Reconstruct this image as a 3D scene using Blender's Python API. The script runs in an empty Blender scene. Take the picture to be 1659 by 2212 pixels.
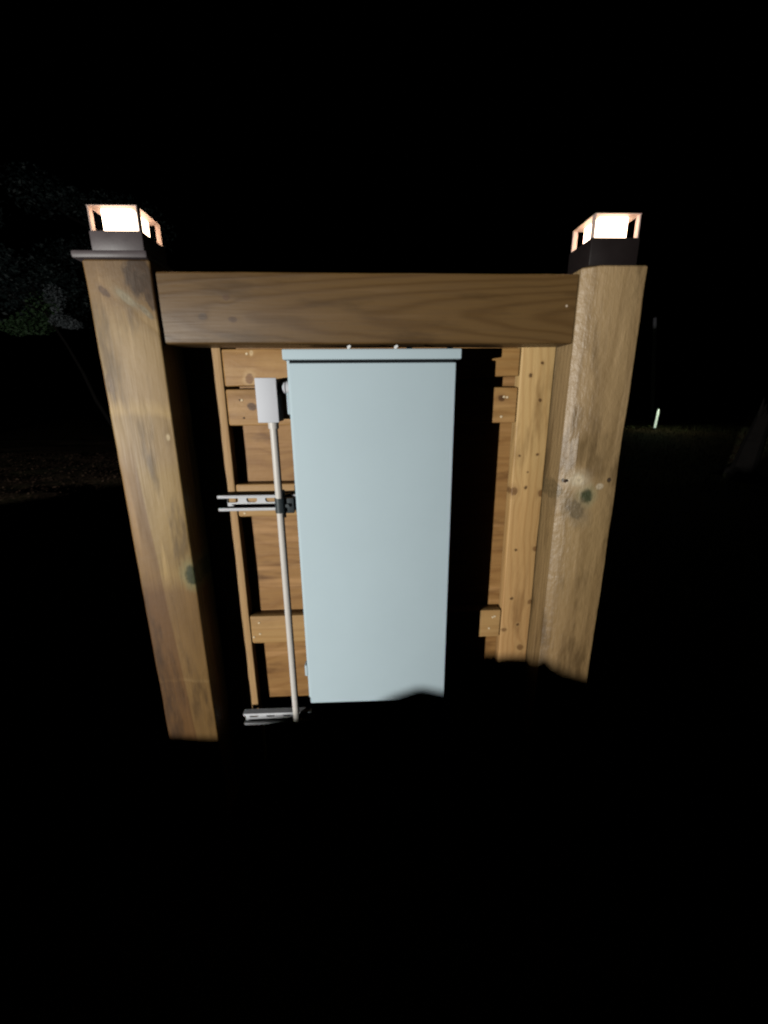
import bpy, bmesh, math, random
import numpy as np
from mathutils import Vector, Matrix, noise

random.seed(7)
S = bpy.context.scene
COL = S.collection
HEIGHT = 1.25                                   # camera above the ground
LIGHT = Vector((-3.7, -4.5, 0.85))               # vehicle headlamp behind the photographer's left shoulder

# ------------------------------------------------------------------ camera
fpx = 880.0
dn = np.array([26.5, 3174.0, 880.0]); dn /= np.linalg.norm(dn)      # plumb line in camera axes
fh = np.array([0, 0, 1.0]); fh = fh - dn * (fh @ dn); fh /= np.linalg.norm(fh)
rt = np.cross(dn, fh)
psi = math.radians(-2.0)
Xc = math.cos(psi) * rt - math.sin(psi) * fh
Yc = math.cos(psi) * fh + math.sin(psi) * rt
R3 = np.array([Xc, Yc, -dn])
cd = bpy.data.cameras.new('camera'); cam = bpy.data.objects.new('camera', cd); COL.objects.link(cam)
rot = Matrix(((R3[0][0], -R3[0][1], -R3[0][2]), (R3[1][0], -R3[1][1], -R3[1][2]), (R3[2][0], -R3[2][1], -R3[2][2])))
cam.matrix_world = Matrix.Translation((0, -0.98, HEIGHT)) @ rot.to_4x4()
cd.sensor_fit = 'HORIZONTAL'; cd.sensor_width = 36.0; cd.lens = fpx / 1659.0 * 36.0
cd.clip_start = 0.02; cd.clip_end = 1500
S.camera = cam

# ------------------------------------------------------------------ night sky, headlamp, exposure
W = bpy.data.worlds.new('World'); S.world = W; W.use_nodes = True
nt = W.node_tree; nt.nodes.clear()
sky = nt.nodes.new('ShaderNodeTexSky'); sky.sky_type = 'NISHITA'; sky.sun_disc = False
sky.sun_elevation = math.radians(-6.0); sky.sun_rotation = math.radians(220)
bg = nt.nodes.new('ShaderNodeBackground'); bg.inputs['Strength'].default_value = 0.0012
wo = nt.nodes.new('ShaderNodeOutputWorld')
nt.links.new(sky.outputs[0], bg.inputs[0]); nt.links.new(bg.outputs[0], wo.inputs[0])

ld = bpy.data.lights.new('headlamp', 'SPOT'); ld.energy = 1480; ld.color = (1.0, 0.985, 0.93)
ld.spot_size = math.radians(165); ld.spot_blend = 0.35; ld.shadow_soft_size = 0.02
lo = bpy.data.objects.new('headlamp', ld); COL.objects.link(lo)
lo.location = LIGHT
lo.rotation_euler = (Vector((0.05, 0, 0.95)) - LIGHT).to_track_quat('-Z', 'Y').to_euler()

vs = S.view_settings; vs.view_transform = 'Standard'; vs.look = 'None'; vs.exposure = 0; vs.gamma = 1; vs.use_curve_mapping = False
S.cycles.use_denoising = True
S.cycles.max_bounces = 4; S.cycles.diffuse_bounces = 0; S.cycles.glossy_bounces = 1
S.cycles.sample_clamp_indirect = 4
S.cycles.pixel_filter_type = 'BLACKMAN_HARRIS'; S.cycles.filter_width = 2.2

# ================================================================== node helpers
class NB:
    def __init__(s, name):
        s.m = bpy.data.materials.new(name); s.m.use_nodes = True
        s.t = s.m.node_tree; s.t.nodes.clear()
        s.out = s.t.nodes.new('ShaderNodeOutputMaterial')
        s.b = s.t.nodes.new('ShaderNodeBsdfPrincipled')
        s.t.links.new(s.b.outputs[0], s.out.inputs[0])
    def n(s, k): return s.t.nodes.new(k)
    def set(s, sock, v):
        if isinstance(v, bpy.types.NodeSocket): s.t.links.new(v, sock)
        elif isinstance(v, tuple) and len(v) == 3 and sock.type == 'RGBA': sock.default_value = (*v, 1)
        else: sock.default_value = v
    def math(s, op, a, b=0.0, c=0.0):
        q = s.n('ShaderNodeMath'); q.operation = op
        for i, v in enumerate((a, b, c)): s.set(q.inputs[i], v)
        return q.outputs[0]
    def add(s, a, b): return s.math('ADD', a, b)
    def sub(s, a, b): return s.math('SUBTRACT', a, b)
    def mul(s, a, b): return s.math('MULTIPLY', a, b)
    def smooth(s, v, a, b, lo=0.0, hi=1.0):
        q = s.n('ShaderNodeMapRange'); q.interpolation_type = 'SMOOTHSTEP'
        for i, x in zip((0, 1, 2, 3, 4), (v, a, b, lo, hi)): s.set(q.inputs[i], x)
        return q.outputs[0]
    def comb(s, x, y, z):
        q = s.n('ShaderNodeCombineXYZ')
        for i, v in enumerate((x, y, z)): s.set(q.inputs[i], v)
        return q.outputs[0]
    def noise(s, vec, scale, detail=3, rough=0.55, dist=0.0):
        q = s.n('ShaderNodeTexNoise'); s.set(q.inputs['Vector'], vec)
        q.inputs['Scale'].default_value = scale; q.inputs['Detail'].default_value = detail
        q.inputs['Roughness'].default_value = rough; q.inputs['Distortion'].default_value = dist
        return q.outputs['Fac']
    def mix(s, f, a, b, mode='MIX'):
        q = s.n('ShaderNodeMix'); q.data_type = 'RGBA'; q.blend_type = mode
        s.set(q.inputs[0], f); s.set(q.inputs[6], a); s.set(q.inputs[7], b)
        return q.outputs[2]
    def pos(s, rand=0.0):
        tc = s.n('ShaderNodeTexCoord'); sp = s.n('ShaderNodeSeparateXYZ')
        s.t.links.new(tc.outputs['Object'], sp.inputs[0])
        return sp.outputs[0], sp.outputs[1], sp.outputs[2]
    def bump(s, h, strength, dist=0.002):
        q = s.n('ShaderNodeBump'); q.inputs['Strength'].default_value = strength; q.inputs['Distance'].default_value = dist
        s.set(q.inputs['Height'], h); s.t.links.new(q.outputs[0], s.b.inputs['Normal'])

def wood(name, axis, light, dark, pith, tilt, freq, ring=0.5, knots=(), zones=None, strip=None, blotch=0.35,
         rough=0.5, spec=0.5, warp=0.012, seed=0.0, bump=0.25, lump=0.35, lengthwave=1.0):
    """Sawn softwood: growth rings cut by the board, bent round each knot. u,v across the grain, g along it (object coordinates).
    knots: (u, g, radius, colour, halo colour, stretch, angle)"""
    B = NB(name)
    x, y, z = B.pos()
    u, v, g = {'Z': (x, y, z), 'X': (z, y, x), 'XF': (z, y, x)}[axis]
    w1 = B.sub(B.noise(B.comb(B.mul(u, 5), B.mul(v, 5), B.add(B.mul(g, 1.6 * lengthwave), seed)), 1.0, 3), 0.5)
    w2 = B.sub(B.noise(B.comb(B.mul(u, 30), B.mul(v, 30), B.add(B.mul(g, 3 * lengthwave), seed + 5)), 1.0, 2), 0.5)
    a = B.add(B.add(B.sub(u, pith[0]), B.mul(g, tilt[0])), B.mul(w1, warp * 4))
    b = B.add(B.add(B.sub(v, pith[1]), B.mul(g, tilt[1])), B.mul(w1, warp * 3))
    r = B.math('SQRT', B.add(B.mul(a, a), B.mul(b, b)))
    r = B.add(r, B.mul(w2, warp * 0.5))
    w3 = B.sub(B.noise(B.comb(B.mul(u, 110), B.mul(v, 60), B.add(B.mul(g, 70), seed + 2)), 1.0, 3), 0.5)
    kd = []
    for (ku, kg, kr, kc, kh, st, an) in knots:
        du, dg = B.sub(u, ku), B.sub(g, kg)
        ca, sa = math.cos(an), math.sin(an)
        p = B.add(B.mul(du, ca), B.mul(dg, sa)); q = B.mul(B.add(B.mul(dg, ca), B.mul(du, -sa)), 1.0 / st)
        d = B.math('SQRT', B.add(B.mul(p, p), B.mul(q, q)))
        d = B.add(B.add(d, B.mul(w2, kr * 1.1)), B.mul(w3, kr * 0.9))
        e = B.math('EXPONENT', B.mul(B.mul(d, d), -1.0 / (kr * 2.2) ** 2))
        r = B.add(r, B.mul(e, kr * 0.8))
        kd.append((d, kr, kc, kh))
    sn = B.add(B.mul(B.math('SINE', B.mul(r, freq)), 0.5), 0.5)
    late = B.math('POWER', sn, 2.6)
    fine = B.noise(B.comb(B.mul(u, 260), B.mul(v, 260), B.mul(g, 9)), 1.0, 3, 0.6)
    col = B.mix(B.mul(late, ring), light, dark)
    col = B.mix(B.mul(B.smooth(fine, 0.42, 0.75), 0.22), col, tuple(c * 0.55 for c in dark))
    bl = B.noise(B.comb(B.mul(u, 22), B.mul(v, 22), B.add(B.mul(g, 4.5), seed + 9)), 1.0, 4, 0.6)
    col = B.mix(B.mul(B.smooth(bl, 0.5, 0.72), blotch), col, tuple(c * 0.62 for c in dark))
    bl2 = B.noise(B.comb(B.mul(u, 40), B.mul(v, 40), B.add(B.mul(g, 2.2), seed + 31)), 1.0, 3, 0.5)
    col = B.mix(B.mul(B.smooth(bl2, 0.55, 0.75), blotch * 0.8), col, tuple(min(1, c * 1.35 + 0.03) for c in light))
    if zones:                                    # multiplies the colour zone by zone along the grain
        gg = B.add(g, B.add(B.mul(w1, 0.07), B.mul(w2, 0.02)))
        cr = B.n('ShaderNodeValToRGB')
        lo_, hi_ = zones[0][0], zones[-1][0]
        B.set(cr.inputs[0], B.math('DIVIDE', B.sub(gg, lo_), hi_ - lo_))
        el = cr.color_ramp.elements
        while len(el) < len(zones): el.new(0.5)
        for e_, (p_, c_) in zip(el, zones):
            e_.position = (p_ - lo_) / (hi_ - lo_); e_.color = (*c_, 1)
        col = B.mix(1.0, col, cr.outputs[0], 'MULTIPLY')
    if strip:                                    # a darker strip with a slanting edge
        (u0, g0), (u1, g1), sc, amt, gtop = strip
        edge = B.add(B.add(u0, B.mul(B.sub(g, g0), (u1 - u0) / (g1 - g0))), B.mul(w2, 0.008))
        mk = B.mul(B.smooth(B.sub(edge, u), -0.0015, 0.004), B.smooth(g, gtop, gtop - 0.12))
        col = B.mix(B.mul(mk, amt), col, sc, 'MULTIPLY')
    kh_all = None
    for (d, kr, kc, kh) in kd:
        if kh: col = B.mix(B.smooth(d, kr * 2.3, kr * 1.0, 0, 0.6), col, kh)
        rn = B.add(B.mul(B.math('SINE', B.mul(d, 26 / kr * 0.35)), 0.5), 0.5)
        col = B.mix(B.smooth(d, kr * 1.25, kr * 0.7, 0, 0.94), col, B.mix(B.mul(rn, 0.35), kc, tuple(c * 0.5 for c in kc)))
        col = B.mix(B.mul(B.smooth(w3, -.05, .2), B.smooth(d, kr * 1.3, kr * .5, 0, .5)), col, tuple(c * 1.6 + .01 for c in kc))
    B.set(B.b.inputs['Base Color'], col)
    B.b.inputs['Specular IOR Level'].default_value = spec
    B.set(B.b.inputs['Roughness'], B.add(B.mul(fine, 0.25), rough - 0.12))
    mid = B.noise(B.comb(B.mul(u, 75), B.mul(v, 75), B.mul(g, 42)), 1.0, 3, 0.6)
    B.bump(B.add(B.add(B.mul(late, 0.5), fine), B.mul(mid, lump * 4)), bump, 0.0014)
    return B.m

def plain(name, col, rough=0.5, metal=0.0, spec=0.5, var=0.12, scale=30, bump=0.0, bscale=400, emit=None):
    B = NB(name)
    x, y, z = B.pos(); v = B.comb(x, y, z)
    n = B.noise(v, scale, 4, 0.6)
    B.set(B.b.inputs['Base Color'], B.mix(n, tuple(c * (1 - var) for c in col), tuple(min(1, c * (1 + var)) for c in col)))
    B.set(B.b.inputs['Roughness'], B.add(rough - 0.06, B.mul(n, 0.12)))
    B.b.inputs['Metallic'].default_value = metal
    B.b.inputs['Specular IOR Level'].default_value = spec
    if bump: B.bump(B.noise(v, bscale, 2), bump, 0.0008)
    if emit:
        B.b.inputs['Emission Color'].default_value = (*emit[0], 1); B.b.inputs['Emission Strength'].default_value = emit[1]
    return B.m

# ================================================================== object helpers
def thing(name, label, cat, loc, group=None):
    o = bpy.data.objects.new(name, None); COL.objects.link(o); o.location = loc
    o.empty_display_size = 0.1
    o['label'] = label; o['category'] = cat
    if group: o['group'] = group
    return o

ORG = {}
def link(name, bm, mat, parent=None, centre=None, smooth=35):
    """link a bmesh (world coordinates) as one object whose origin is its own centre"""
    if centre is None:
        vs_ = [v.co for v in bm.verts]
        centre = Vector([(min(v[i] for v in vs_) + max(v[i] for v in vs_)) / 2 for i in range(3)])
    centre = Vector(centre)
    for v in bm.verts: v.co -= centre
    me = bpy.data.meshes.new(name); bm.to_mesh(me); bm.free()
    if smooth:
        me.shade_smooth(); me.set_sharp_from_angle(angle=math.radians(smooth))
    me.materials.append(mat)
    o = bpy.data.objects.new(name, me); COL.objects.link(o)
    if parent is not None:
        o.parent = parent; o.location = centre - ORG.get(parent.name, parent.location)
    else: o.location = centre
    ORG[o.name] = centre
    return o

def box_bm(x0, x1, y0, y1, z0, z1, bev=0.0, seg=2, bm=None):
    own = bmesh.new()
    bmesh.ops.create_cube(own, size=1.0)
    for v in own.verts:
        v.co = Vector((x0 + (v.co.x + .5) * (x1 - x0), y0 + (v.co.y + .5) * (y1 - y0), z0 + (v.co.z + .5) * (z1 - z0)))
    if bev: bmesh.ops.bevel(own, geom=own.edges[:], offset=bev, segments=seg, affect='EDGES', profile=0.5)
    if bm is None: return own
    merge(bm, own); return bm

def merge(dst, src):
    me = bpy.data.meshes.new('tmp'); src.to_mesh(me); src.free(); dst.from_mesh(me); bpy.data.meshes.remove(me)

def cyl_bm(p0, p1, r0, r1=None, n=20, bm=None, cap=True):
    own = bmesh.new(); r1 = r0 if r1 is None else r1
    p0, p1 = Vector(p0), Vector(p1); d = p1 - p0
    q = d.to_track_quat('Z', 'Y')
    A = [own.verts.new(p0 + q @ Vector((r0 * math.cos(t), r0 * math.sin(t), 0))) for t in [2 * math.pi * k / n for k in range(n)]]
    Bv = [own.verts.new(p1 + q @ Vector((r1 * math.cos(t), r1 * math.sin(t), 0))) for t in [2 * math.pi * k / n for k in range(n)]]
    for k in range(n): own.faces.new((A[k], A[(k + 1) % n], Bv[(k + 1) % n], Bv[k]))
    if cap: own.faces.new(A[::-1]); own.faces.new(Bv)
    if bm is None: return own
    merge(bm, own); return bm

def timber_bm(axis, a0, a1, b0, b1, g0, g1, r=0.004, corners=None, jit=0.0007, step=0.035, seed=0, bow=0.0, taper=(0, 0), skew=0.0):
    """a sawn timber: rounded section swept along its grain with slightly wandering edges.
    axis Z: a=x b=y g=z ; axis X: a=z b=y g=x. corners: radius per corner (a0b0, a1b0, a1b1, a0b1)"""
    bm = bmesh.new(); rs = corners or (r,) * 4
    sec = []
    for (ca, cb, sa, sb, t0), rr in zip(((a0, b0, 1, 1, math.pi), (a1, b0, -1, 1, 1.5 * math.pi), (a1, b1, -1, -1, 0), (a0, b1, 1, -1, .5 * math.pi)), rs):
        ra, rb = rr if isinstance(rr, tuple) else (rr, rr)
        nk = 2 if isinstance(rr, tuple) else 4          # a pair is a flat wane, a number a rounded edge
        for k in range(nk):
            t = t0 + k / (nk - 1) * math.pi / 2
            sec.append((ca + sa * ra + ra * math.cos(t), cb + sb * rb + rb * math.sin(t)))
    n = max(2, int((g1 - g0) / step)); rings = []
    gs = [g0 + 0.0] + [g0 + 0.003] + [g0 + 0.003 + (g1 - g0 - 0.006) * k / n for k in range(1, n)] + [g1 - 0.003, g1]
    am, bmid = (a0 + a1) / 2, (b0 + b1) / 2
    for i, g in enumerate(gs):
        sh = 0.0025 if i in (0, len(gs) - 1) else 0.0
        ring = []
        f = (g - g0) / (g1 - g0)
        for (pa, pb) in sec:
            nz = noise.noise((pa * 9 + seed, pb * 9, g * 7)) * jit + noise.noise((pa * 40 + seed, pb * 40, g * 38)) * jit * 0.6
            qa = pa + (1 if pa > am else -1) * (nz - sh); qb = pb + (1 if pb > bmid else -1) * (nz - sh)
            qa += bow * math.sin(math.pi * f)
            qb -= skew * (1 - f)
            if pa < am: qa += taper[0] + (taper[1] - taper[0]) * f
            ring.append(bm.verts.new((qa, qb, g) if axis == 'Z' else (g, qb, qa)))
        rings.append(ring)
    m = len(sec)
    for r0_, r1_ in zip(rings, rings[1:]):
        for k in range(m): bm.faces.new((r0_[k], r0_[(k + 1) % m], r1_[(k + 1) % m], r1_[k]))
    bm.faces.new(rings[0][::-1]); bm.faces.new(rings[-1])
    bmesh.ops.recalc_face_normals(bm, faces=bm.faces[:])
    return bm

# ================================================================== materials
GREEN_KNOT = (0.034, 0.042, 0.016); BROWN_KNOT = (0.10, 0.045, 0.015)
PINE = (0.50, 0.325, 0.15); PINE_D = (0.36, 0.20, 0.075)
LPC = Vector((-0.522, 0.07, 0.72)); RPC = Vector((0.548, 0.07, 0.712))
def K(c, x, z, r, kc=BROWN_KNOT, kh=None, st=1.3, an=0.0): return (x - c.x, z - c.z, r, kc, kh, st, an)
m_left_post = wood('left_post_wood', 'Z', (0.315, 0.222, 0.107), (0.200, 0.131, 0.056), (0.03, 0.25), (0.02, 0.015), 420, 0.5,
    knots=[K(LPC, -0.456, .818, .017, GREEN_KNOT, (0.20, 0.19, 0.09), 1.5), K(LPC, -0.480, 1.502, .030, (0.042, 0.020, 0.006), (0.12, 0.068, 0.026), 1.4, 0.5), K(LPC, -0.463, 1.462, .010, (0.06, 0.03, 0.01), None, 2.6, 0.35),
           K(LPC, -0.556, 1.474, .006, (0.09, 0.045, 0.018), (0.17, 0.10, 0.045), 2.2, 0.8), K(LPC, -0.514, 1.463, .008, (0.23, 0.185, 0.11), (0.2, 0.14, 0.07), 3.0, 0.85), K(LPC, -0.475, 1.435, .006, (0.21, 0.165, 0.10), None, 3.0, 0.7),
           K(LPC, -0.578, 1.287, .009, (0.16, 0.10, 0.05), None, 2.4), K(LPC, -0.468, 1.168, .005, (0.5, 0.38, 0.22), None, 1.8)],
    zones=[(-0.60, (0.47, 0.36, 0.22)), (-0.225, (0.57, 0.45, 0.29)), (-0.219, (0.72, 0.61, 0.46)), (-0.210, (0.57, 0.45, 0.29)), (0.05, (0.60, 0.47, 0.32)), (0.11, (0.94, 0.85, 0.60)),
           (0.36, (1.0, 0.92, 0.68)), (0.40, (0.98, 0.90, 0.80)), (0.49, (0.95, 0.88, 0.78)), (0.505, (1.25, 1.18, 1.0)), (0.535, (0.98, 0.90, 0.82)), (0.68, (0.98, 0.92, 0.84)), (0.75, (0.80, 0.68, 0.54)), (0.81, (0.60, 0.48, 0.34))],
    strip=((-0.545 - LPC.x, 1.0 - LPC.z), (-0.512 - LPC.x, .352 - LPC.z), (0.62, 0.50, 0.40), 0.9, 0.46), rough=0.52, spec=0.38, blotch=0.95, seed=2.0)
m_right_post = wood('right_post_wood', 'Z', (0.315, 0.224, 0.120), (0.200, 0.134, 0.064), (-0.1, 0.3), (-0.02, 0.02), 380, 0.42,
    knots=[K(RPC, .543, 1.010, .0165, GREEN_KNOT, (0.26, 0.235, 0.13), 1.15), K(RPC, .487, 1.049, .0042, (0.03, 0.02, 0.012)), K(RPC, .597, 1.051, .005, (0.04, 0.025, 0.012)),
           K(RPC, .522, .975, .018, (0.14, 0.10, 0.052), (0.20, 0.145, 0.08), 1.7, 0.6), K(RPC, .520, 1.052, .019, (0.48, 0.39, 0.26), (0.42, 0.325, 0.205), 0.9, -0.4),
           K(RPC, .576, 1.035, .010, (0.46, 0.37, 0.25), None, 0.8), K(RPC, .478, 1.02, .011, (0.16, 0.11, 0.05), None, 2.0)],
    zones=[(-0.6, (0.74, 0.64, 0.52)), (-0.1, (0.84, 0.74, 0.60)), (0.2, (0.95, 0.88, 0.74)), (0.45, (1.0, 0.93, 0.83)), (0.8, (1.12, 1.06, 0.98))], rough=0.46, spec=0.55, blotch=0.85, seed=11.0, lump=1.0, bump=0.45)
BMC = Vector((0.015, 0.065, 1.44))
m_beam = wood('beam_wood', 'X', (0.135, 0.075, 0.025), (0.092, 0.047, 0.0135), (-0.010, 0.016), (0.0, 0.045), 520, 0.7,
    knots=[(1.428 - BMC.z, -0.36 - BMC.x, .006, (0.06, 0.03, 0.01), None, 1.5, 0.0), (1.466 - BMC.z, -0.306 - BMC.x, .007, (0.085, 0.04, 0.014), None, 1.2, 0.3),
           (1.421 - BMC.z, -0.296 - BMC.x, .006, (0.07, 0.033, 0.011), None, 1.6, 0.2), (1.451 - BMC.z, .455 - BMC.x, .003, (0.5, 0.4, 0.3), None, 1.0, 0.4)],
    rough=0.48, spec=0.5, blotch=0.6, warp=0.012, seed=4.0, bump=0.3, lump=0.08)
SR = Vector((0.433, 0.121, 0.80))
pk = [(.416, 1.305, .005), (.446, 1.244, .005), (.404, 1.1, .0045), (.43, 1.055, .003), (.452, 1.103, .004), (.428, 1.012, .005), (.396, 1.003, .013), (.472, .995, .009), (.443, 1.335, .004),
      (.416, .83, .0045), (.414, .676, .0055), (.44, .589, .006), (.469, .664, .009), (.454, .51, .013), (.471, .832, .008), (.399, .572, .009)]
m_stud_r = wood('right_stud_wood', 'Z', (0.56, 0.39, 0.195), (0.42, 0.255, 0.11), (0.12, 0.1), (0.01, 0.02), 500, 0.45,
    knots=[K(SR, x, z, r * .8, (0.11, 0.055, 0.018) if r < .007 else (0.20, 0.10, 0.035), (0.42, 0.25, 0.10), 1.2, i * 0.5) for i, (x, z, r) in enumerate(pk)],
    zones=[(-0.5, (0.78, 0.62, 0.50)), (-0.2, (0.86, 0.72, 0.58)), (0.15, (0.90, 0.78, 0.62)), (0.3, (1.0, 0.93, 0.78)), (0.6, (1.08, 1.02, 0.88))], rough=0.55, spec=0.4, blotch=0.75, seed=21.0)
m_stud_l = wood('left_stud_wood', 'Z', (0.47, 0.29, 0.13), (0.36, 0.20, 0.08), (-0.1, 0.1), (0.01, 0.01), 460, 0.4, rough=0.55, spec=0.4, seed=33.0)
m_member = wood('cross_member_wood', 'X', (0.40, 0.222, 0.078), (0.28, 0.132, 0.038), (0.05, 0.07), (0.02, 0.03), 430, 0.5,
    knots=[(.002, -.31, .009, BROWN_KNOT, (0.36, 0.19, 0.07), 1.2, 0.2), (.018, .33, .008, BROWN_KNOT, (0.3, 0.16, 0.06), 1.3, 0.5)], rough=0.5, spec=0.45, seed=40.0, blotch=0.45)
m_member_top = wood('top_member_wood', 'X', (0.39, 0.215, 0.072), (0.29, 0.14, 0.04), (0.0, 0.02), (0.04, 0.05), 360, 0.5,
    knots=[(-.025, -.31, .012, (0.22, 0.10, 0.03), (0.55, 0.36, 0.17), 0.8, 0.2), (.035, -.30, .007, (0.6, 0.42, 0.22), None, 0.7, 0.2)], rough=0.5, spec=0.45, seed=47.0)
m_member_low = wood('low_member_wood', 'X', (0.43, 0.255, 0.10), (0.34, 0.18, 0.062), (0.05, 0.07), (0.02, -0.02), 430, 0.4, rough=0.5, spec=0.4, seed=52.0)
m_ply = wood('plywood_face', 'XF', (0.33, 0.172, 0.057), (0.21, 0.092, 0.025), (0.3, 0.02), (0.05, 0.08), 150, 0.45, rough=0.52, spec=0.4, warp=0.07, blotch=0.9, seed=60.0, lengthwave=1.6)
m_box = plain('grey_enclosure_paint', (0.465, 0.572, 0.628), 0.6, 0, 0.15, 0.045, 5, 0.06, 900)
m_lid_shadow = plain('lid_shadow_black', (0.008, 0.010, 0.012), 0.8, 0, 0.1)  # near-black for the painted shadow line below the lid
m_tab = plain('white_tab', (0.75, 0.76, 0.76), 0.4)
m_pvc = plain('pale_grey_conduit', (0.60, 0.565, 0.53), 0.42, 0, 0.4, 0.06, 25)
m_jbox = plain('white_box_plastic', (0.60, 0.615, 0.665), 0.6, 0, 0.15, 0.03, 12)
m_zinc = plain('galvanised_steel', (0.62, 0.63, 0.66), 0.6, 0.0, 0.05, 0.12, 60)
m_strap = plain('dark_strap_steel', (0.045, 0.055, 0.06), 0.5, 0.3, 0.4, 0.3, 80)
m_bronze = plain('dark_bronze_metal', (0.014, 0.010, 0.010), 0.40, 0.0, 0.8, 0.25, 18, 0.1, 300)
m_frame = plain('copper_lantern_frame', (0.50, 0.375, 0.33), 0.5, 0.0, 0.3, 0.12, 40)
m_bronze_sheen = plain('sheen_lightened_bronze', (0.075, 0.060, 0.063), 0.5, 0.0, 0.5, 0.35, 35, 0.15, 200)  # lighter copy of the bronze, headlamp sheen painted into its colour
m_nail = plain('nail_steel', (0.85, 0.68, 0.45), 0.3, 0.0)
m_nail_d = plain('rusted_nail', (0.05, 0.03, 0.02), 0.7)
m_glow = plain('lit_glass', (0.9, 0.85, 0.75), 0.4, emit=((1.0, 0.72, 0.50), 7.5))

# ================================================================== ground
def unseen_ridge_slope(az):  # unseen ridge crest, shaped so its shadow cuts the headlamp light low down
    T = [(-60, -0.1128), (-30, -0.1078), (-7.1, -0.0964), (-1.05, -0.0853), (20, -0.0853), (34.65, -0.0964), (35.8, -0.0986), (36.2, -0.0968), (36.8, -0.0945), (37.8, -0.0856), (38.3, -0.0734), (39.0, -0.0728), (39.21, -0.0705), (39.8, -0.0703), (40.15, -0.0651), (40.35, -0.0607), (40.52, -0.0563), (40.79, -0.0605), (41.15, -0.0624), (41.8, -0.0622), (42.4, -0.059), (43.04, -0.0504), (43.33, -0.0572), (43.77, -0.0675), (44.3, -0.0498), (45.3, -0.0553), (46.3, 0.0), (75, 0.0), (100, -0.0273)]
    if az <= T[0][0]: return T[0][1]
    k_ = 1.9 if az > 41.4 else 1.0
    rag = k_ * 0.0022 * noise.noise((az * 1.9, 3.3, 0)) + k_ * 0.0016 * noise.noise((az * 4.7, 8.1, 0)) if 37 < az < 45 else 0.0
    for (a0, s0), (a1, s1) in zip(T, T[1:]):
        if az <= a1: return s0 + (s1 - s0) * (az - a0) / (a1 - a0) + rag
    return T[-1][1]
def sstep(a, b, x):
    t = min(1, max(0, (x - a) / (b - a))); return t * t * (3 - 2 * t)
def ground_z(x, y):
    dx, dy = x - LIGHT.x, y - LIGHT.y; rho = math.hypot(dx, dy); az = math.degrees(math.atan2(dx, dy))
    z = 0.018 * noise.noise((x * .6, y * .6, 1)) + 0.010 * noise.noise((x * 2.3, y * 2.3, 4))
    if x < -1.2 and y > 2: z += sstep(2, 3.2, y) * (0.05 * noise.noise((x * 1.4, y * 1.4, 9)) + 0.028 * noise.noise((x * 4.2, y * 4.2, 2)))
    d = y + 0.98
    z += 0.46 * sstep(6.3, 9.6, d) * sstep(2.2, 4.5, x)
    if 1.3 < rho < 5.2 and -95 < az < 120:
        e = math.exp(-((rho - 3.0) / 0.55) ** 2) * sstep(-95, -50, az) * sstep(120, 85, az)
        z = z * (1 - e) + (LIGHT.z + unseen_ridge_slope(az) * 3.0) * e
    return z
def lines(lo, hi, dense):
    s = set()
    a = 1.0; v = 0.0
    for q in (0, 2, 4, 6, 8, 10, 13, 17, 22, 30, 45, 70, 110, 180, 300, 600): s.add(float(q)); s.add(float(-q))
    for (d0, d1, st) in dense:
        s = {q for q in s if not (d0 - st * .5 < q < d1 + st * .5)}
        k = int(round((d1 - d0) / st))
        for i in range(k + 1): s.add(d0 + (d1 - d0) * i / k)
    return sorted(s)
gx = lines(-600, 600, [(-10, -4.6, .18), (-4.555, -0.8, .04), (-.7, 10, .25)])
gy = lines(-600, 600, [(-3.4, -1.0, .04), (-.9, 2.9, .25), (3.0, 9.0, .12), (9.2, 14, .25)])
bm = bmesh.new()
gv = [[bm.verts.new((x, y, ground_z(x, y))) for x in gx] for y in gy]
for j in range(len(gy) - 1):
    for i in range(len(gx) - 1): bm.faces.new((gv[j][i], gv[j][i + 1], gv[j + 1][i + 1], gv[j + 1][i]))
B = NB('soil_and_thin_grass')
x, y, z = B.pos(); P = B.comb(x, y, z)
n1 = B.noise(P, 0.9, 5, 0.65); n2 = B.noise(P, 14, 4, 0.6); n3 = B.noise(P, 70, 3, 0.6)
c = B.mix(B.smooth(n2, .35, .65), (0.034, 0.022, 0.013), (0.12, 0.078, 0.048))
c = B.mix(B.mul(B.smooth(n1, .46, .62), .7), c, (0.028, 0.036, 0.014))
c = B.mix(B.mul(B.smooth(n3, .5, .7), .5), c, (0.022, 0.016, 0.010))
B.set(B.b.inputs['Base Color'], c); B.b.inputs['Roughness'].default_value = 0.95; B.b.inputs['Specular IOR Level'].default_value = 0.1
B.bump(B.add(n2, B.mul(n3, .5)), 0.7, 0.03)
ground = link('ground', bm, B.m, None, (0, 0, 0), 0); ground.data.shade_smooth()
ground['kind'] = 'structure'

# ================================================================== timber frame
fr = thing('timber_frame', 'brown timber stand with two thick posts, a top beam and a plywood back', 'timber frame', (0.015, 0.07, 0.0))
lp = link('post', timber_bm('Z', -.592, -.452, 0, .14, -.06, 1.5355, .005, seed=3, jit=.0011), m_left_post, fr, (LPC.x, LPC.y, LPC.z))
lp['label'] = 'left post with a collar under its lamp'
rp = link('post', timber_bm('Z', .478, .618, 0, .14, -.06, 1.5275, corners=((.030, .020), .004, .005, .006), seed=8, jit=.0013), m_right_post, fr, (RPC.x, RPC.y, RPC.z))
rp['label'] = 'right post with a green knot half way up'
link('beam', timber_bm('X', 1.3712, 1.5168, .0235, .1010, -.4525, .4785, .0055, seed=5, jit=.0009, skew=.0145), m_beam, fr, (BMC.x, BMC.y, BMC.z))
link('stud', timber_bm('Z', -.449, -.3605, .102, .1395, .10, 1.44, .003, seed=12, jit=.0013), m_stud_l, fr)
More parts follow.
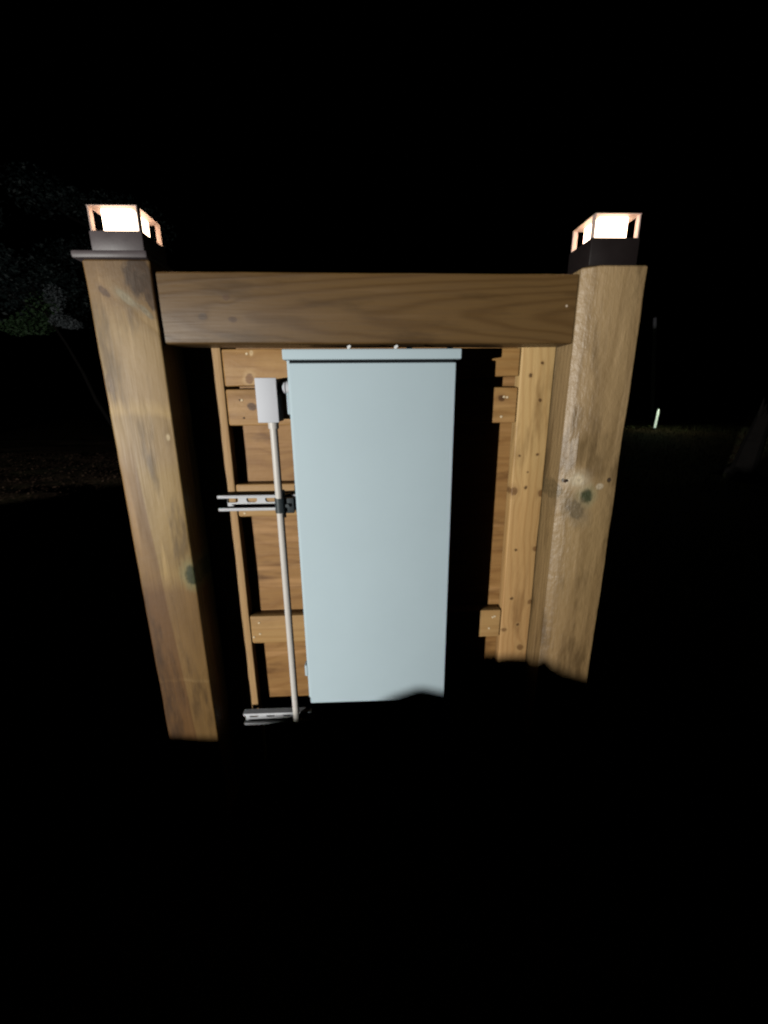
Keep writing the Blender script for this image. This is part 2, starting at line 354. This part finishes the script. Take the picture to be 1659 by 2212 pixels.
sr = link('stud', timber_bm('Z', .3885, .4765, .102, .1395, .10, 1.44, .004, seed=14, jit=.0008), m_stud_r, fr, (SR.x, SR.y, SR.z))
for o_ in (lp, rp): pass
members = [(1.283, 1.371, m_member_top, -.3585, .3865, (0.0, 0.021)), (1.187, 1.2765, m_member, -.3585, .387, (0, 0)), (.943, 1.033, m_member_low, -.3585, .16, (0, 0)), (.549, .639, m_member_low, -.3585, .387, (0, 0))]
mem_obj = []
for i, (z0, z1, mt, x0, x1, tp) in enumerate(members):
    mem_obj.append(link('cross_member', timber_bm('X', z0, z1, .1025, .1395, x0, x1, .003, seed=20 + i, jit=.0008, taper=tp), mt, fr))
link('plywood_back', box_bm(-.447, .475, .14, .158, .320, 1.50, .001, 1), m_ply, fr)

def nail(parent, x, y, z, r=0.0032, mat=m_nail, tilt=0.0):
    b_ = cyl_bm((x, y + 0.004, z), (x + tilt, y - 0.0016, z), r, r * 0.85, 10)
    return link('nail', b_, mat, parent)
for (i, x, z, d_) in ((0, -.298, 1.360, 0), (1, -.321, 1.250, 0), (1, -.326, 1.2505, 1), (1, -.320, 1.206, 1), (1, .358, 1.252, 0), (1, .350, 1.253, 0), (1, .346, 1.203, 0),
                   (3, -.334, .618, 0), (3, -.334, .581, 0), (3, -.353, .571, 0), (3, .361, .616, 0), (3, .367, .619, 0), (3, .352, .579, 0), (2, -.343, .953, 0)):
    nail(mem_obj[i], x, .1025, z, .0026 if d_ else .0034, m_nail_d if d_ else m_nail, 0.0008)
for (x, z) in ((.487, 1.049), (.597, 1.051)): nail(rp, x, 0, z, .0035, m_nail_d)

# ================================================================== strut channels
def channel(zc, label, x1, y1=.1012):
    t = thing('strut_channel', label, 'strut channel', (-.05, .08, zc), 'slotted steel channels across the timber back')
    x0 = -.395; y0 = .0595; h = .0208; th = .0028
    # back web with long slots, built as strips round the holes
    b_ = bmesh.new()
    box_bm(x0, x1, y1 - th, y1, zc - h, zc - .0075, 0, bm=b_); box_bm(x0, x1, y1 - th, y1, zc + .0075, zc + h, 0, bm=b_)
    xs = x0 + .012
    hole, gap = .029, .021
    edges = [x0, xs]
    while xs + hole < x1:
        edges += [xs + hole, min(x1, xs + hole + gap)]; xs += hole + gap
    for k in range(0, len(edges) - 1, 2):
        if k == 0: box_bm(edges[0], edges[1], y1 - th, y1, zc - .0075, zc + .0075, 0, bm=b_)
    xs = x0 + .012
    while xs + hole < x1:
        a_, e_ = xs + hole, min(x1, xs + hole + gap)
        # bridge between two round-ended slots
        pts = []
        for s_, cx_ in ((1, a_ - .0075), (-1, e_ + .0075)):
            for k in range(7):
                t_ = -math.pi / 2 + math.pi * k / 6
                pts.append((cx_ + s_ * .0075 * math.cos(t_), zc + s_ * .0075 * math.sin(t_)))
        f_ = [b_.verts.new((p[0], y1 - th, p[1])) for p in pts]; g_ = [b_.verts.new((p[0], y1, p[1])) for p in pts]
        b_.faces.new(f_); b_.faces.new(g_[::-1])
        for k in range(len(pts)): b_.faces.new((f_[k], g_[k], g_[(k + 1) % len(pts)], f_[(k + 1) % len(pts)]))
        xs += hole + gap
    bmesh.ops.recalc_face_normals(b_, faces=b_.faces[:])
    link('slotted_web', b_, m_zinc, t, smooth=0)
    for s_ in (1, -1):
        zo = zc + s_ * h
        b_ = bmesh.new()
        zl, zh = sorted((zo, zo - s_ * th)); box_bm(x0, x1, y0, y1 - th, zl, zh, .0008, 1, b_)       # side wall
        zl, zh = sorted((zo - s_ * th, zo - s_ * .0078)); box_bm(x0, x1, y0, y0 + th, zl, zh, .0008, 1, b_)   # inturned lip
        zl, zh = sorted((zo - s_ * .0052, zo - s_ * .0078)); box_bm(x0, x1, y0 + th, y0 + .009, zl, zh, .0006, 1, b_)
        link('rail', b_, m_zinc, t)
    return t
channel(.992, 'upper slotted steel strut channel passing behind the conduit clamp at mid height', .21)
channel(.314, 'lower slotted steel strut channel by the foot of the conduit', -.19, .0800)

# ================================================================== electrical panel
ep = thing('electrical_panel', 'tall pale grey electrical panel box hung on the timber back', 'electrical panel', (.01, .03, .455))
B0, B1 = -.1765, .1955
body = link('body', box_bm(B0, B1, -.034, .0585, .462, 1.352, .0045, 3), m_box, ep)
link('door', box_bm(B0 + .0065, B1 - .0030, -.050, -.0335, .4585, 1.3258, .003, 3), m_box, ep)
link('lid_shadow_strip', box_bm(B0 + .0085, B1 - .009, -.0445, -.0338, 1.3262, 1.3315, 0), m_lid_shadow, ep)  # dark strip filling the gap in place of the lid's shadow line
b_ = box_bm(B0 - .0045, B1 + .0075, -.0535, .055, 1.3318, 1.3535, .003, 3)
link('rain_lid', b_, m_box, ep)
for x_ in (-.040, .061):
    tb = bmesh.new(); box_bm(x_ - .003, x_ + .003, -.046, -.034, 1.353, 1.3602, .001, 1, tb); cyl_bm((x_ + .0018, -.047, 1.3588), (x_ + .0018, -.033, 1.3588), .0028, n=12, bm=tb)
    link('lid_screw', tb, m_tab, ep)
link('latch', box_bm(B0 - .0055, B0 + .002, -.030, -.006, 1.218, 1.266, .002, 2), m_box, ep)
link('latch', box_bm(B0 - .0065, B0 + .002, -.034, -.010, .532, .566, .003, 2), m_box, ep)

# ================================================================== junction box and conduit
jb = thing('junction_box', 'small white junction box left of the grey panel, above the conduit', 'junction box', (-.234, .05, 1.2))
link('body', box_bm(-.2575, -.2115, .012, .074, 1.2, 1.2975, .003, 2), m_jbox, jb)
link('cover', box_bm(-.2592, -.2100, .0065, .0115, 1.1985, 1.2990, .0018, 2), m_jbox, jb)
link('nipple', cyl_bm((-.2110, .036, 1.277), (-.1770, .036, 1.277), .0125, n=28), m_jbox, jb)
nb = bmesh.new(); cyl_bm((-.2065, .036, 1.277), (-.1945, .036, 1.277), .0158, n=28, bm=nb); cyl_bm((-.1925, .036, 1.277), (-.178, .036, 1.277), .0158, n=28, bm=nb)
link('locknut', nb, m_jbox, jb)
cp = thing('conduit', 'long pale grey vertical conduit pipe running down beside the panel', 'conduit', (-.2305, .036, .32))
link('pipe', cyl_bm((-.2305, .036, .318), (-.2305, .036, 1.1995), .0094, n=28), m_pvc, cp)
link('hub', cyl_bm((-.2305, .036, 1.183), (-.2305, .036, 1.1985), .0122, .0128, n=28), m_pvc, cp)
link('elbow', cyl_bm((-.2305, .036, .319), (-.2265, .062, .300), .0096, .0098, n=24), m_pvc, cp)
kl = thing('pipe_clamp', 'dark steel strap clamp holding the conduit to the upper channel', 'clamp', (-.2305, .045, .992))
link('strap', cyl_bm((-.2305, .036, .972), (-.2305, .036, 1.010), .0118, n=28), m_strap, kl)
eb = bmesh.new(); box_bm(-.226, -.196, .040, .0585, .968, 1.008, .002, 2, eb)
link('saddle', eb, m_strap, kl)
link('ear', box_bm(-.2395, -.2195, .0520, .0555, .953, 1.028, .002, 2), m_strap, kl)
link('bolt', cyl_bm((-.2110, .031, .990), (-.2110, .041, .990), .0052, n=6), m_strap, kl)

# ================================================================== post lights
def post_light(x0, y0, z0, flange, label):
    """x0,y0: front left corner of the lantern; z0: top of the post"""
    t = thing('post_light', label, 'post light', (x0 + .05, y0 + .05, z0), 'square lanterns capping the two posts')
    w = .100; zb = z0 + .0555; zt = zb + .0445
    if flange: link('collar', box_bm(x0 - .040, x0 + .1145, y0 - .017, y0 + .134, z0 + .0005, z0 + .0155, .0045, 2), m_bronze_sheen, t)
    link('base', box_bm(x0 - .004, x0 + w + .004, y0 - .002, y0 + w + .002, z0 + (.0155 if flange else .0005), zb, .003, 2), m_bronze_sheen if flange else m_bronze, t)  # left base takes the bronze copy with painted sheen
    for (xa, xb, ya, yb) in ((0, .0028, 0, .0135), (w - .0028, w, 0, .0135), (0, .0110, w - .0028, w), (w - .0110, w, w - .0028, w)):
        link('corner_bar', box_bm(x0 + xa, x0 + xb, y0 + ya, y0 + yb, zb - .001, zt + .0006, .0005, 1), m_frame, t)
    link('glass', box_bm(x0 + .018, x0 + w - .018, y0 + .016, y0 + w - .018, zb, zt + .0003, .001, 1), m_glow, t)
    b_ = bmesh.new()
    e = .0025
    pr = [(-e * .3, 0), (-e * .3, .0008), (.012, .006), (.046, .014)]
    rings = []
    for (o_, h_) in pr:
        rings.append([b_.verts.new((x0 + (o_ if sx < 0 else w - o_), y0 + (o_ if sy < 0 else w - o_), zt + h_)) for sx, sy in ((-1, -1), (1, -1), (1, 1), (-1, 1))])
    for r0_, r1_ in zip(rings, rings[1:]):
        for k in range(4): b_.faces.new((r0_[k], r0_[(k + 1) % 4], r1_[(k + 1) % 4], r1_[k]))
    b_.faces.new(rings[0][::-1]); b_.faces.new(rings[-1])
    link('roof', b_, m_frame, t, smooth=0)
    return t
post_light(-.568, .010, 1.5358, True, 'lit square lantern on the left post, sitting on a wide collar painted with sheen')
post_light(.492, .010, 1.5278, False, 'lit square lantern on the right post, with a black base and no collar')

# ================================================================== background plants
def leaf_mat(name, a, b):
    B = NB(name); x, y, z = B.pos(); P = B.comb(x, y, z)
    B.set(B.b.inputs['Base Color'], B.mix(B.smooth(B.noise(P, 2.5, 4, .7), .35, .65), a, b))
    B.b.inputs['Roughness'].default_value = 0.6
    return B.m
m_leaf = leaf_mat('dull_green_leaves', (0.011, 0.021, 0.022), (0.024, 0.040, 0.039))
m_leaf_g = leaf_mat('green_leaves', (0.04, 0.085, 0.035), (0.06, 0.12, 0.045))
m_leaf_p = leaf_mat('pale_leaves', (0.12, 0.14, 0.15), (0.20, 0.22, 0.235))
m_bark = plain('dark_bark', (0.012, 0.010, 0.009), 0.9, 0, 0.2, 0.4, 9, 0.8, 30)
m_bark_r = plain('grey_brown_bark', (0.013, 0.011, 0.010), 0.9, 0, 0.2, 0.45, 9, 0.8, 30)

def leaves_bm(clumps, n, size, rng):
    b_ = bmesh.new()
    for _ in range(n):
        c_, rad, sq = clumps[rng.randrange(len(clumps))]
        while True:
            d = Vector((rng.uniform(-1, 1), rng.uniform(-1, 1), rng.uniform(-1, 1)))
            if d.length < 1: break
        d = d * (0.55 + 0.45 * d.length)
        p = Vector(c_) + Vector((d.x * rad, d.y * rad, d.z * rad * sq))
        a_ = Vector((rng.gauss(0, 1), rng.gauss(0, 1), rng.gauss(0, .6))).normalized()
        t_ = a_.cross(Vector((rng.gauss(0, 1), rng.gauss(0, 1), rng.gauss(0, 1)))).normalized()
        s_ = size * rng.uniform(.6, 1.4)
        vs_ = [b_.verts.new(p - a_ * s_), b_.verts.new(p + t_ * s_ * .42), b_.verts.new(p + a_ * s_), b_.verts.new(p - t_ * s_ * .42)]
        b_.faces.new(vs_)
    return b_
def limb(b_, pts, r0, r1):
    for k, (p, q) in enumerate(zip(pts, pts[1:])):
        f0, f1 = k / (len(pts) - 1), (k + 1) / (len(pts) - 1)
        cyl_bm(p, q, r0 + (r1 - r0) * f0, r0 + (r1 - r0) * f1, 9, b_, False)
def tree(label, x, y, h, crown_lo, spread, n, mat, seed, lean=(0, 0), size=.09, rt_=.16, extra=None, bark=None, group=None):
    rng = random.Random(seed); z0 = ground_z(x, y)
    t = thing('tree', label, 'tree', (x, y, z0), group)
    b_ = bmesh.new(); top = Vector((x + lean[0], y + lean[1], z0 + h * .8))
    P0 = Vector((x, y, z0 - .15)); pts = [P0 + (top - P0) * k / 6 + Vector((rng.uniform(-.06, .06), rng.uniform(-.06, .06), 0)) * (k > 0) for k in range(7)]
    limb(b_, pts, rt_, rt_ * .25); clumps = []
    for k in range(11):
        a_ = rng.uniform(0, 6.28); zz = rng.uniform(crown_lo, h * .78); f = (zz + .15) / (h * .8 + .15)
        p = P0 + (top - P0) * f; L_ = spread * rng.uniform(.5, 1.0) * (1.1 - .5 * (zz - crown_lo) / max(.1, h - crown_lo))
        q = p + Vector((math.cos(a_) * L_, math.sin(a_) * L_, rng.uniform(.2, .9)))
        limb(b_, [p, (p + q) / 2 + Vector((0, 0, -.1)), q], rt_ * .3, .012)
        clumps.append((q, spread * rng.uniform(.28, .5), .7)); clumps.append(((p + q) / 2 + Vector((0, 0, .35)), spread * rng.uniform(.2, .38), .7))
    link('trunk', b_, bark or m_bark, t)
    if n: link('crown', leaves_bm(clumps, n, size, rng), mat, t, smooth=0)
    if extra:
        for (nm, cl, nn, mt, sz) in extra: link(nm, leaves_bm(cl, nn, sz, rng), mt, t, smooth=0)
    return t
GT = 'trees beyond the left post'
tree('tall dim tree at the far left edge, with a broad sparse crown', -13.2, 12.4, 9.5, 3.3, 3.0, 14000, m_leaf, 3, size=.055, group=GT)
tree('dim tree beside the left lantern, its crown rising above the lamp', -8.6, 14.5, 8.5, 3.4, 2.4, 12000, m_leaf, 5, size=.055, group=GT)
tree('lower tree left of the post with a pale leafy bough and a green bough', -6.9, 11.0, 5.2, 3.4, 1.5, 2500, m_leaf, 9, size=.05, rt_=.06, lean=(-1.7, 0), group=GT,
     extra=[('pale_bough', [((-8.02, 11.0, 3.30), .30, .55), ((-7.78, 11.0, 3.22), .24, .5), ((-8.15, 11.1, 3.85), .24, 1.5)], 1500, m_leaf_p, .04),
            ('green_bough', [((-8.75, 11.0, 3.25), .5, .6), ((-9.25, 11.1, 3.15), .4, .5), ((-8.5, 11.1, 3.7), .4, .8)], 1800, m_leaf_g, .045)])
st = thing('tree_stump', 'dark leaning tree stump with a split pointed top, far right edge', 'tree stump', (6.02, 5.30, ground_z(6.02, 5.30)))
b_ = bmesh.new(); limb(b_, [Vector((5.93, 5.30, -.15)), Vector((6.00, 5.30, .12)), Vector((6.10, 5.33, .55)), Vector((6.20, 5.36, .92))], .20, .095)
for k in range(5):
    a_ = k * 1.257; p = Vector((6.20 + .05 * math.cos(a_), 5.36 + .05 * math.sin(a_), .90))
    cyl_bm(p, p + Vector((.03 * math.cos(a_) + .05, .03 * math.sin(a_), .14 + .09 * (k % 3))), .045, .006, 6, b_)
link('trunk', b_, m_bark_r, st)
b_ = bmesh.new()
for a_ in (.4, 2.2, 3.6, 5.2): limb(b_, [Vector((5.95, 5.3, .12)), Vector((5.95 + .25 * math.cos(a_), 5.3 + .25 * math.sin(a_), .02)), Vector((5.95 + .5 * math.cos(a_), 5.3 + .5 * math.sin(a_), -.1))], .09, .03)
link('root', b_, m_bark_r, st)

# leaf litter and grass that nobody could count
rng = random.Random(4); b_ = bmesh.new()
for _ in range(9000):
    y_ = rng.uniform(2.6, 9.5); x_ = rng.uniform(-10.5, -1.8)
    z_ = ground_z(x_, y_); a_ = rng.uniform(0, 6.28); s_ = rng.uniform(.014, .034)
    dx = Vector((math.cos(a_), math.sin(a_), rng.uniform(-.3, .5))) * s_; dy = Vector((-math.sin(a_), math.cos(a_), rng.uniform(-.3, .5))) * s_ * .55
    p = Vector((x_, y_, z_ + .012))
    b_.faces.new([b_.verts.new(p - dx), b_.verts.new(p + dy), b_.verts.new(p + dx), b_.verts.new(p - dy)])
lt = link('leaf_litter', b_, leaf_mat('fallen_leaves', (0.07, 0.042, 0.027), (0.15, 0.092, 0.062)), None, (-6, 6, 0), 0)
lt['label'] = 'brown fallen leaves strewn over the bare ground beyond the left post'; lt['category'] = 'leaf litter'; lt['kind'] = 'stuff'
b_ = bmesh.new()
for _ in range(9000):
    x_ = rng.uniform(3.0, 9.5); y_ = rng.uniform(4.0, 10.5)
    z_ = ground_z(x_, y_); h_ = rng.uniform(.03, .085); a_ = rng.uniform(0, 6.28)
    d = Vector((math.cos(a_), math.sin(a_), 0)); l_ = Vector((rng.uniform(-.5, .5), rng.uniform(-.5, .5), 1)) * h_
    p = Vector((x_, y_, z_ - .004))
    b_.faces.new([b_.verts.new(p - d * .005), b_.verts.new(p + d * .005), b_.verts.new(p + l_)])
gr = link('grass', b_, leaf_mat('short_grass', (0.05, 0.06, 0.022), (0.085, 0.09, 0.035)), None, (6, 8, 0), 0)
gr['label'] = 'short grass on the low bank beyond the right post'; gr['category'] = 'grass'; gr['kind'] = 'stuff'

# ================================================================== stake light and pole beyond the right post
sx, sy = 7.06, 9.02; sz = ground_z(sx, sy)
sl = thing('stake_light', 'thin glowing white stake light on the grass bank beyond the right post', 'stake light', (sx, sy, sz))
m_tube = plain('frosted_tube', (0.8, 0.85, 0.78), 0.5, emit=((0.80, 1.0, 0.74), 0.62))
m_cap = plain('stake_cap', (0.5, 0.55, 0.48), 0.4, emit=None)
link('tube', cyl_bm((sx, sy, sz + .05), (sx + .02, sy, sz + .38), .024, .024, 14), m_tube, sl)
link('cap', cyl_bm((sx + .02, sy, sz + .38), (sx + .022, sy, sz + .50), .030, .014, 14), m_tube, sl)
link('spike', cyl_bm((sx - .005, sy, sz - .12), (sx, sy, sz + .05), .012, .030, 10), m_cap, sl)
pl_ = bpy.data.lights.new('stake_lamp', 'POINT'); pl_.energy = 6.5; pl_.color = (0.85, 1.0, 0.62); pl_.shadow_soft_size = .05
po = bpy.data.objects.new('stake_lamp', pl_); COL.objects.link(po); po.location = (sx - .02, sy - .12, sz + .75)
po.parent = sl; po.location = Vector((-.02, -.12, .75))
pt = thing('pole', 'slender grey pole rising behind the stake light', 'pole', (11.1, 15.0, ground_z(11.1, 15.0)))
b_ = cyl_bm((11.14, 15.0, ground_z(11.1, 15.0) - .3), (10.6, 15.0, 4.05), .075, .06, 14)
link('shaft', b_, plain('weathered_pole', (0.24, 0.24, 0.27), .8, 0, .2, .3, 5), pt)
link('pole_cap', cyl_bm((10.6, 15.0, 4.05), (10.59, 15.0, 4.10), .07, .03, 14), m_bark, pt)
